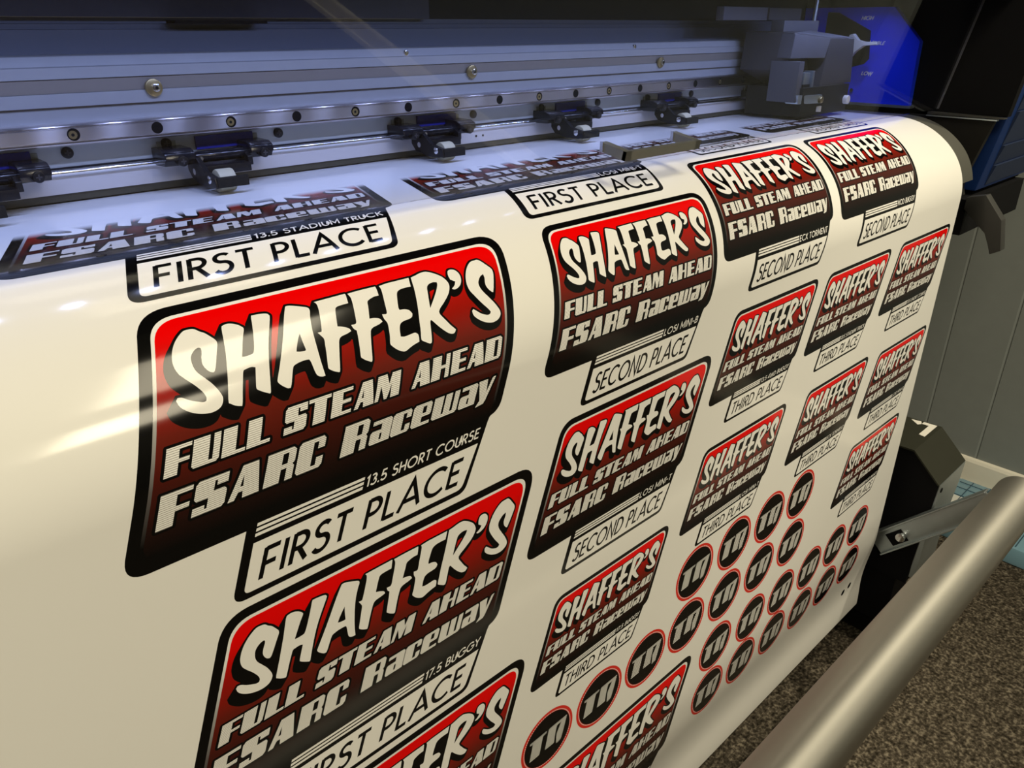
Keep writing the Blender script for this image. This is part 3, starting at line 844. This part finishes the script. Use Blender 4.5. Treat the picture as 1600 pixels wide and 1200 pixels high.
bm = nb(); tube(bm, (XA, .6575, -.1022), (XB, .6575, -.1022), .0026, 20); finish('chrome_lip', bm, 'chrome', PR, smooth=60)
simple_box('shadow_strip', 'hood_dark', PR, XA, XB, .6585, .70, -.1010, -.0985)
LP = simple_box('lower_panel', 'lower', PR, XA, XB, .658, .70, -.1175, -.1010)
for x in (.5659, .5756):
    bm = nb(); tube(bm, (x, .6574, -.1109), (x, .6584, -.1109), .0011, 12); finish('panel_hole', bm, 'black_matte', LP)
simple_box('bottom_strip', 'bronze', PR, XA, XB, .6595, .70, -.1232, -.1175)
for x in (.2356, .5622, .8866, 1.214):
    bm = nb(); tube(bm, (x, .6572, -.0462), (x, .6600, -.0462), .0066, 28, chamfer=.0006); w_ = finish('brass_washer', bm, 'brass', PR, smooth=40)
    bm = nb(); tube(bm, (x + .001, .6548, -.0462), (x + .001, .6575, -.0462), .0031, 20, chamfer=.0008); tube(bm, (x + .001, .6545, -.0462), (x + .001, .6549, -.0462), .0014, 6, mi=1)
    finish('bolt_head', bm, ['chrome', 'black'], w_, smooth=40)
for x in (.4813, .8338, 1.19):
    bm = nb(); tube(bm, (x, .6605, -.0266), (x, .6640, -.0266), .0026, 20, chamfer=.0006); finish('beam_screw', bm, 'chrome', PR, smooth=40)

# pinch roller unit (x from its left plate screw), six of them along the plate
def clamp(bm, x0, x1):
    prism_x(bm, [(.660, -.0905), (.640, -.0905), (.6335, -.0930), (.6315, -.0985), (.636, -.0990), (.636, -.1030), (.660, -.1040)], x0, x1)
def roller_unit(x):
    bm = nb()
    for a, b in ((.0125, .0170), (.0545, .0590)):                 # side cheeks of the drop arm
        prism_x(bm, [(.655, -.096), (.642, -.0955), (.630, -.103), (.6235, -.1085), (.606, -.1105), (.604, -.1175), (.612, -.1195), (.630, -.1195), (.648, -.1170), (.655, -.110)],
                x + a, x + b) if a < .03 else prism_x(bm, [(.655, -.096), (.642, -.0955), (.632, -.101), (.632, -.1080), (.655, -.110)], x + a, x + b)
    box(bm, x + .0165, x + .0550, .628, .650, -.1120, -.1050)
    body = finish('pinch_roller_arm', bm, 'black', PR, bevel=.0006, smooth=40)
    for a, b in ((-.0125, .0115), (.0585, .0790)):
        bm = nb(); clamp(bm, x + a, x + b)
        c = finish('clamp_block', bm, 'black_gloss', body, bevel=.0008, smooth=40)
        bm = nb(); cx_ = x + (a + b) / 2 + .001
        tube(bm, (cx_, .6300, -.0992), (cx_, .6370, -.0992), .0040, 20, chamfer=.0007)
        box(bm, cx_ - .0020, cx_ + .0020, .6296, .6302, -.0997, -.0987, mi=1); box(bm, cx_ - .0005, cx_ + .0005, .6296, .6302, -.1012, -.0972, mi=1)
        finish('clamp_screw', bm, ['black', 'carriage'], body, smooth=40)
        bm = nb(); box(bm, x + a + .005, x + a + .020, .6592, .6605, -.0912, -.0866)
        finish('spring_tab', bm, 'tab', body)
    bm = nb(); tube(bm, (x + .0140, .6420, -.0990), (x + .0600, .6420, -.0990), .0046, 24, chamfer=.0006)
    finish('hinge_bar', bm, 'black_gloss', body, smooth=40)
    for a in (.0175, .0565):
        bm = nb(); tube(bm, (x + a, .6370, -.0998), (x + a, .6392, -.0998), .0017, 14); finish('hinge_screw', bm, 'chrome', body, smooth=40)
    simple_box('blue_label', 'navy', body, x + .0235, x + .0735, .6575, .6602, -.0953, -.0849)
    bm = nb(); prism_x(bm, [(.6035, -.1110), (.6075, -.1105), (.6085, -.1185), (.6035, -.1185)], x + .0140, x + .0400)
    box(bm, x + .0140, x + .0165, .6060, .6300, -.1190, -.1105)
    finish('roller_holder', bm, 'charcoal', body, bevel=.0005, smooth=40)
    bm = nb(); tube(bm, (x + .0185, .6170, -.1148), (x + .0325, .6170, -.1148), .0090, 32, chamfer=.0012)
    finish('rubber_roller', bm, 'cream', body, smooth=40)
    bm = nb(); tube(bm, (x + .0120, .6155, -.1130), (x + .0145, .6155, -.1130), .0034, 18, chamfer=.0006)
    tube(bm, (x + .0120, .6420, -.1100), (x + .0130, .6420, -.1100), .0026, 16)
    finish('axle_bolt', bm, 'chrome', body, smooth=40)
    return body
U0 = roller_unit(.2376)
for x in (-.1060, .0658, .4649, .6668, .8641, 1.1057):
    copy_tree(U0, PR, x - .2376)

# hood over the beam
simple_box('hood_panel', 'hood', PR, XA, .5310, .687, .697, .0036, .15)
simple_box('hood_recess', 'hood_dark', PR, .5310, XB, .700, .712, .0036, .15)
bm = nb(); box(bm, .266, .345, .672, .690, -.0008, .0014); finish('drive_belt', bm, 'black_matte', PR)
bm = nb(); box(bm, XA, XB + .02, .41, .80, .155, .175); finish('light_block_lid', bm, 'hood_dark', PR)  # unseen lid added to block ceiling light above the beam
bm = nb(); box(bm, XA, XB, .515, .530, .049, .056); finish('led_bar', bm, 'white_plastic', PR)

# print carriage parked at the right
bm = nb()
prism(bm, [(1.071, .575, -.011), (1.150, .600, -.010), (1.226, .575, -.0200), (1.226, .575, -.082), (1.130, .560, -.085), (1.065, .575, -.060)], (0.0, .075, 0))
CAR = finish('print_carriage', bm, 'carriage', PR, bevel=.001, smooth=40)
bm = nb(); prism(bm, [(1.068, .572, -.0125), (1.140, .556, -.0185), (1.131, .556, -.0440), (1.064, .572, -.0435)], (.004, .03, 0)); finish('carriage_cheek', bm, 'carriage_light', CAR, bevel=.0006)
bm = nb(); prism(bm, [(1.140, .556, -.0185), (1.2141, .556, -.0200), (1.2262, .556, -.0798), (1.128, .556, -.082)], (0, .03, 0)); finish('carriage_front', bm, 'carriage', CAR, bevel=.0006)
bm = nb(); prism(bm, [(1.070, .572, -.0120), (1.153, .595, -.0100), (1.2141, .557, -.0196), (1.140, .557, -.0183)], (0, 0, .0012)); finish('carriage_lid', bm, 'carriage_light', CAR)
simple_box('carriage_bracket', 'carriage_light', CAR, 1.085, 1.185, .600, .620, -.0105, .0040, bevel=.0008)
simple_box('carriage_rear', 'carriage', CAR, 1.085, 1.175, .625, .66, .0045, .0200)
simple_box('carriage_arm', 'carriage_light', CAR, .975, 1.090, .628, .640, .0040, .0205, bevel=.0006)
bm = nb(); tube(bm, (1.187, .61, -.012), (1.190, .61, .060), .0028, 14); finish('ink_pipe', bm, 'steel_dull', CAR, smooth=40)
simple_box('blade_guide', 'carriage_light', CAR, 1.063, 1.076, .5565, .60, -.100, -.047, bevel=.0006)
simple_box('blade_block', 'steel_dull', CAR, 1.082, 1.098, .5570, .57, -.090, -.062, bevel=.0006)
simple_box('blade_rail', 'steel_dull', CAR, 1.104, 1.109, .5560, .57, -.092, -.060)
simple_box('blade_clamp', 'black', CAR, 1.080, 1.098, .5555, .558, -.090, -.077)
bm = nb(); prism(bm, [(1.064, .553, -.0900), (1.128, .549, -.0920), (1.128, .549, -.1035), (1.068, .553, -.1020)], (0, .02, 0)); finish('cutter_ring', bm, 'steel_dull', CAR, bevel=.001)
bm = nb(); tube(bm, (1.122, .5450, -.0985), (1.122, .5520, -.0985), .0046, 20, chamfer=.0008); finish('brass_knob', bm, 'brass', CAR, smooth=40)
bm = nb(); tube(bm, (1.126, .552, -.1075), (1.126, .552, -.1150), .0048, 18); finish('white_stop', bm, 'white_plastic', CAR, smooth=40)
simple_box('carriage_foot', 'charcoal', CAR, 1.075, 1.215, .552, .640, -.1195, -.0810, bevel=.001)
bm = nb(); tube(bm, (1.2060, .545, -.1030), (1.2060, .553, -.1030), .0062, 20, chamfer=.0015); finish('white_button', bm, 'white_plastic', CAR, smooth=40)

# blue service panel on the right with its height lever
BX = 1.330
bluep = [(.5045, -.1165), (.507, -.0244), (.5545, .0236), (.70, .0236), (.70, -.1165)]
bm = nb(); prism_x(bm, bluep, BX, BX + .012); SP = finish('service_panel', bm, 'royal', PR)
bm = nb(); prism_x(bm, [(.5045, -.1165), (.507, -.0244), (.56, -.0244), (.56, -.1165)], BX + .012, BX + .10); finish('panel_front', bm, 'royal_shade', SP)
bm = nb(); prism(bm, [(BX + .012, .507, -.0244), (BX + .10, .507, -.0244), (BX + .10, .5545, .0236), (BX + .012, .5545, .0236)], (0, .004, -.004)); finish('panel_slope', bm, 'royal', SP)
bm = nb(); prism_x(bm, [(.66, .0170), (.641, .0160), (.5848, -.0099), (.5796, -.0508), (.5863, -.0586), (.6064, -.0641), (.66, -.0660)], BX - .0006, BX + .0005); finish('lever_slot', bm, 'black_matte', SP)
bm = nb(); prism_x(bm, [(.500, -.1205), (.500, -.1168), (.66, -.1168), (.66, -.1205)], BX - .004, BX + .03); finish('panel_trim', bm, 'steel_dull', SP)
bm = nb()
prism_x(bm, [(.6030, -.0160), (.5970, -.0140), (.5890, -.0240), (.5800, -.0250), (.5580, -.0255), (.5575, -.0298), (.5780, -.0300), (.5880, -.0370), (.5975, -.0500), (.6035, -.0480)], 1.296, 1.306)
finish('height_lever', bm, 'white_plastic', SP, bevel=.001, smooth=40)
def side_text(text, y0, z0, h, wscale=1.12):
    polys, _ = text_polys(text, 0, 0, -h, 0, .30, .21, 'right', wscale)
    xs = [p[0] for q in polys for p in q]; sh = min(xs)
    v, t = fill(polys)
    bm = nb()
    vv = [bm.verts.new((BX - .0009, y0 - (x - sh), z0 - y + H)) for x, y in v]
    vb = [bm.verts.new((BX + .0002, y0 - (x - sh), z0 - y + H)) for x, y in v]
    ec = {}
    for tr in t:
        bm.faces.new([vv[i] for i in tr]); bm.faces.new([vb[i] for i in tr[::-1]])
        for a, b in zip(tr, tr[1:] + tr[:1]): ec.setdefault(frozenset((a, b)), []).append((a, b))
    for e_ in ec.values():
        if len(e_) == 1:
            a, b = e_[0]; bm.faces.new((vv[a], vv[b], vb[b], vb[a]))
    finish('height_label', bm, 'letter', SP)
side_text('HIGH', .6035, .0055, .0056)
side_text('MIDDLE', .5845, -.0300, .0050)
side_text('LOW', .5880, -.0750, .0052)
bm = nb(); tube(bm, (1.326, .5980, -.0985), (1.331, .5980, -.0985), .0028, 16); finish('panel_screw', bm, 'chrome', SP, smooth=40)

# clear front cover with its pull handle
def cy(z): return .4618 - .198 * (z + .1145)
CZ0, CZ1 = -.1187, .040
bm = nb()
prism_x(bm, [(cy(CZ0), CZ0), (cy(CZ1), CZ1), (cy(CZ1) + .003, CZ1), (cy(CZ0) + .003, CZ0)], XA, 1.341)
CV = finish('clear_cover', bm, 'acrylic', PR)
bm = nb(); prism_x(bm, [(cy(CZ0), CZ0), (cy(CZ1), CZ1), (cy(CZ1) + .003, CZ1), (cy(CZ0) + .003, CZ0)], 1.3411, 1.3419)
finish('cover_edge', bm, 'edge', CV)
bm = nb()
def hb(x0, x1, f0, f1, t0, t1):
    # f = out from the cover, t = up along it
    pts = []
    for f, t in ((f0, t0), (f1, t0), (f1, t1), (f0, t1)):
        pts.append((cy(-.0985) - f * .981 - t * .19, -.0985 - f * .19 + t * .981))
    prism_x(bm, pts, x0, x1)
hb(.5385, .5465, 0, .030, -.0040, .0040)
hb(.6420, .6500, 0, .030, -.0040, .0040)
hb(.5385, .6500, .0262, .0300, -.0040, .0040)
HD = finish('pull_handle', bm, 'handle', CV)
for x in (.5385, .6420):
    bm = nb(); box(bm, x - .0012, x, cy(-.0985) - .004, cy(-.0985) - .0008, -.103, -.094); finish('handle_foot', bm, 'chrome', HD)

simple_box('light_block_hood', 'black_matte', PR, XA, 1.345, .395, .4335, .0345, .155)  # unseen hood added to keep warm ceiling light out of the printer
# curved grey apron under the vinyl
ap = [prof_s(s) for s in [-.30, 0.0] + [i * .006 for i in range(1, 26)] + [.1530]]
apn = [norm_s(s) for s in [-.30, 0.0] + [i * .006 for i in range(1, 26)] + [.1530]]
front = [(y - ny * .0012, z - nz * .0012) for (y, z), (ny, nz) in zip(ap, apn)]
back = [(y - ny * .006, z - nz * .006) for (y, z), (ny, nz) in zip(ap, apn)]
bm = nb()
va = [[bm.verts.new((x, y, z + H)) for y, z in front] for x in (-.30, 1.291)]
vb = [[bm.verts.new((x, y, z + H)) for y, z in back] for x in (-.30, 1.291)]
n_ = len(front)
for i in range(n_ - 1):
    bm.faces.new((va[0][i], va[0][i + 1], va[1][i + 1], va[1][i])); bm.faces.new((vb[0][i], vb[1][i], vb[1][i + 1], vb[0][i + 1]))
    for k_ in (0, 1): bm.faces.new((va[k_][i], va[k_][i + 1], vb[k_][i + 1], vb[k_][i]))
for i in (0, n_ - 1): bm.faces.new((va[0][i], va[1][i], vb[1][i], vb[0][i]))
finish('apron', bm, 'apron', PR, smooth=30)
simple_box('body', 'black_matte', PR, -.40, 1.33, .50, .85, -.30, -.132)
simple_box('body_front', 'black_matte', PR, -.40, 1.325, .395, .50, -.275, -.215)

simple_box('inner_end', 'black_matte', PR, 1.332, 1.345, .562, .80, .0242, .155)
# right end of the machine
bm = nb(); prism_x(bm, [(.70, -.128), (.3775, -.1285), (.4020, -.2250), (.396, -.240), (.70, -.240)], 1.330, 1.342); finish('end_plate', bm, 'charcoal', PR)
bm = nb(); prism_x(bm, [(.473, -.1262), (.366, -.1262), (.366, -.1245), (.473, -.1228)], 1.328, 1.345); finish('end_ledge', bm, 'lever', PR)
bm = nb(); prism_x(bm, [(.474, -.1290), (.374, -.1290), (.374, -.1272), (.474, -.1272)], 1.327, 1.336); finish('end_ledge_lip', bm, 'steel_dull', PR)
bm = nb(); prism_x(bm, [(.475, -.1225), (.366, -.1240), (.330, .18), (.70, .18), (.70, -.1225)], 1.343, 1.36); finish('cover_cheek', bm, 'black_matte', PR)
simple_box('end_core', 'black_matte', PR, 1.440, 1.62, .400, .80, -.245, .17)
def fy(z): return .3755 - .1625 * (z + .145)
bm = nb()
prism(bm, [(1.370, fy(.17), .17), (1.368, fy(-.2385), -.2385), (1.62, fy(-.2385), -.2385), (1.62, fy(.17), .17)], (0, .04, 0))
EC = finish('blue_end_cover', bm, 'bluecover', PR, bevel=.004, smooth=40)
for z0, z1 in ((-.232, -.2015), (-.200, -.1705), (-.169, -.120), (-.118, -.060)):
    bm = nb()
    x0 = 1.402 + (z1 + .1705) * -.02
    prism(bm, [(x0, fy(z0) - .001, z0), (1.61, fy(z0) - .001, z0), (1.61, fy(z1) - .005, z1), (x0, fy(z1) - .005, z1)], (0, .006, 0))
    finish('louver', bm, 'louver', EC)
bm = nb()
prism_x(bm, [(.3860, -.2400), (.3600, -.2330), (.3310, -.2665), (.3215, -.3110), (.3350, -.3190), (.3480, -.2880), (.3640, -.2760), (.3860, -.2580)], 1.318, 1.338)
finish('clamp_lever', bm, 'lever', PR, bevel=.0012, smooth=40)
simple_box('under_pan', 'black_matte', PR, 1.325, 1.60, .385, .80, -.300, -.245)
for x in (-.30, 1.17):
    bm = nb(); box(bm, x, x + .06, .66, .74, FZ + .08, -.30); leg = finish('leg', bm, 'black_matte', PR)
    bm = nb(); box(bm, x, x + .06, .45, .95, FZ + .05, FZ + .09)
    finish('leg_foot', bm, 'black_matte', leg)
    for y in (.48, .92):
        bm = nb(); tube(bm, (x + .015, y, FZ + .026), (x + .045, y, FZ + .026), .026, 24, chamfer=.004); finish('castor', bm, 'black', leg, smooth=40)

# ------------------------------------------------------------------ take-up unit at the foot of the printer
TU = empty('take_up_unit', (1.33, .42, FZ), 'black motorised take-up unit with silver tube in front of the hanging vinyl', 'take-up unit')
X0, X1 = 1.280, 1.403
boxp = [(.306, -.706), (.357, -.658), (.470, -.662), (.470, -.90), (.306, -.90)]
bm = nb(); prism_x(bm, [(.307, -.708), (.3575, -.660), (.470, -.664), (.470, -.92), (.318, -.92)], X0 + .002, X1 - .002); MB = finish('motor_box', bm, 'black_matte', TU)
bm = nb()
prism_x(bm, [(.306, -.706), (.357, -.658), (.470, -.662), (.470, -.665), (.3575, -.661), (.3078, -.7078)], X0, X1)
finish('box_lid', bm, 'olive_black', MB)
# white direction arrow sticker on the lid: a hooked arrow, in lid coordinates (x, distance down the slope from the ridge)
def lid(x, d):
    if d >= 0:
        t = d / math.hypot(.051, .048); return (x, .357 - .051 * t, -.658 - .048 * t + .0004)
    return (x, .357 - d, -.658 + d * .0354 + .0004)
bm = nb()
for poly in ([(1.396, -.051), (1.398, -.034), (1.388, -.030), (1.381, -.034), (1.386, -.040)],
             [(1.389, -.018), (1.399, -.018), (1.399, -.030), (1.389, -.030)],
             [(1.341, -.007), (1.399, -.007), (1.399, -.018), (1.344, -.018)]):
    pts = [lid(*p) for p in poly]
    prism(bm, pts, (0, -.0004, .0005))
finish('arrow_mark', bm, 'white_plastic', MB)
bm = nb()
prism(bm, [(X0 + .004, .3055, -.7075), (X1 - .001, .3055, -.7075), (X1 - .006, .3055, -.745), (X1 - .024, .3055, -.790), (X1 - .030, .3055, -.830), (X1 - .030, .3055, -.905), (X0 + .004, .3055, -.905)], (0, .010, 0))
BR = finish('front_bracket', bm, 'steel_dull', TU)
bm = nb(); tube(bm, (1.297, .3045, -.7215), (1.297, .3060, -.7215), .0045, 18); finish('bracket_hole', bm, 'black_matte', BR, smooth=40)
# swing arm: a C channel rising from the box foot to the tube
A0 = Vector((1.262, .3765, -.856)); A1_ = Vector((1.262, .222, -.689))
d = (A1_ - A0).normalized(); w = Vector((0, d.z, -d.y))
def arm_pt(t, v, x): p = A0 + d * t + w * v; return (x, p.y, p.z)
LN = (A1_ - A0).length
bm = nb()
hw = .0205
prism(bm, [arm_pt(0, -hw, 1.262), arm_pt(LN, -hw, 1.262), arm_pt(LN, hw, 1.262), arm_pt(0, hw, 1.262)], (.003, 0, 0))
for v0, v1 in ((-hw, -hw + .003), (hw - .003, hw)):
    prism(bm, [arm_pt(0, v0, 1.257), arm_pt(LN, v0, 1.257), arm_pt(LN, v1, 1.257), arm_pt(0, v1, 1.257)], (.018, 0, 0))
ARM = finish('swing_arm', bm, 'steel_dull', TU, bevel=.0007, smooth=40)
bm = nb(); prism(bm, [arm_pt(.030, -.013, 1.2612), arm_pt(.062, -.013, 1.2612), arm_pt(.062, .010, 1.2612), arm_pt(.030, .010, 1.2612)], (.0006, 0, 0)); finish('arm_slot', bm, 'black_matte', ARM)
bm = nb(); p = arm_pt(.056, -.002, 0); tube(bm, (1.252, p[1], p[2]), (1.2615, p[1], p[2]), .0080, 20, chamfer=.0012); finish('arm_bolt', bm, 'chrome', ARM, smooth=40)
TY, TZ, TR = .1990, -.6880, .0352
bm = nb(); tube(bm, (-.55, TY, TZ), (1.312, TY, TZ), TR, 96, chamfer=.004)
TUBE = finish('tension_tube', bm, 'tube', TU, smooth=40)
_uv = TUBE.data.uv_layers.new(name='grain')
for _p in TUBE.data.polygons:
    _a0 = math.atan2(_p.center.z - TZ - H, _p.center.y - TY)
    for _li in _p.loop_indices:
        _c = TUBE.data.vertices[TUBE.data.loops[_li].vertex_index].co
        _a = math.atan2(_c.z - TZ - H, _c.y - TY)
        if _a - _a0 > PI: _a -= 2 * PI
        if _a - _a0 < -PI: _a += 2 * PI
        _uv.data[_li].uv = (_c.x, _a)
bm = nb(); tube(bm, (1.310, TY, TZ), (1.319, TY, TZ), .012, 24); finish('tube_axle', bm, 'steel_dull', TUBE, smooth=40)
# stand of the unit: post, base bar and rubber-footed legs
bm = nb(); box(bm, 1.285, 1.360, .335, .455, -1.03, -.90); finish('stand_post', bm, 'black_matte', TU)
bm = nb(); box(bm, 1.300, 1.345, .30, .62, FZ + .035, FZ + .090); LG = finish('stand_foot', bm, 'black_matte', TU, bevel=.006, smooth=40)
for y in (.325, .595):
    bm = nb(); tube(bm, (1.308, y, FZ + .022), (1.338, y, FZ + .022), .022, 24, chamfer=.004); finish('castor', bm, 'black', LG, smooth=40)
bm = nb(); box(bm, 1.362, 1.378, .345, .375, -1.02, -.905); finish('stand_strut', bm, 'olive_black', TU, bevel=.003)
# left arm of the tube
bm = nb()
prism(bm, [(-.556, .394, -.9045), (-.556, .185, -.650), (-.556, .215, -.640), (-.556, .430, -.890)], (-.02, 0, 0)); finish('swing_arm', bm, 'steel_dull', TU)
bm = nb(); box(bm, -.60, -.56, .36, .45, FZ + .03, -.87); finish('stand_post', bm, 'black_matte', TU)
bm = nb(); box(bm, -.60, -.56, .26, .62, FZ, FZ + .04); finish('stand_foot', bm, 'black_matte', TU)

# ------------------------------------------------------------------ wrapped parcel on the carpet by the baseboard
bm = nb()
px0, px1, py0, py1, pz0, pz1 = 1.80, 2.035, .215, .445, FZ + .001, FZ + .045
box(bm, px0, px1, py0, py1, pz0, pz1)
PK = finish('wrapped_parcel', bm, 'parcel_blue', None, bevel=.006, smooth=40)
tag(PK, 'flat light blue and white wrapped parcel on the carpet below the baseboard', 'parcel')
bm = nb(); box(bm, px0 + .004, px0 + .135, .325, py1 - .004, pz1 - .001, pz1 + .0012); finish('white_flap', bm, 'parcel_white', PK)
bm = nb()
for y in (.25, .29, .33, .37, .41): box(bm, px0 + .008, px1 - .008, y - .0008, y + .0008, pz1 + .0004, pz1 + .0018)
for x in (px0 + .14, px0 + .18, px0 + .21): box(bm, x - .0008, x + .0008, py0 + .010, py1 - .008, pz1 + .0004, pz1 + .0016)
finish('printed_lines', bm, 'line_dark', PK)
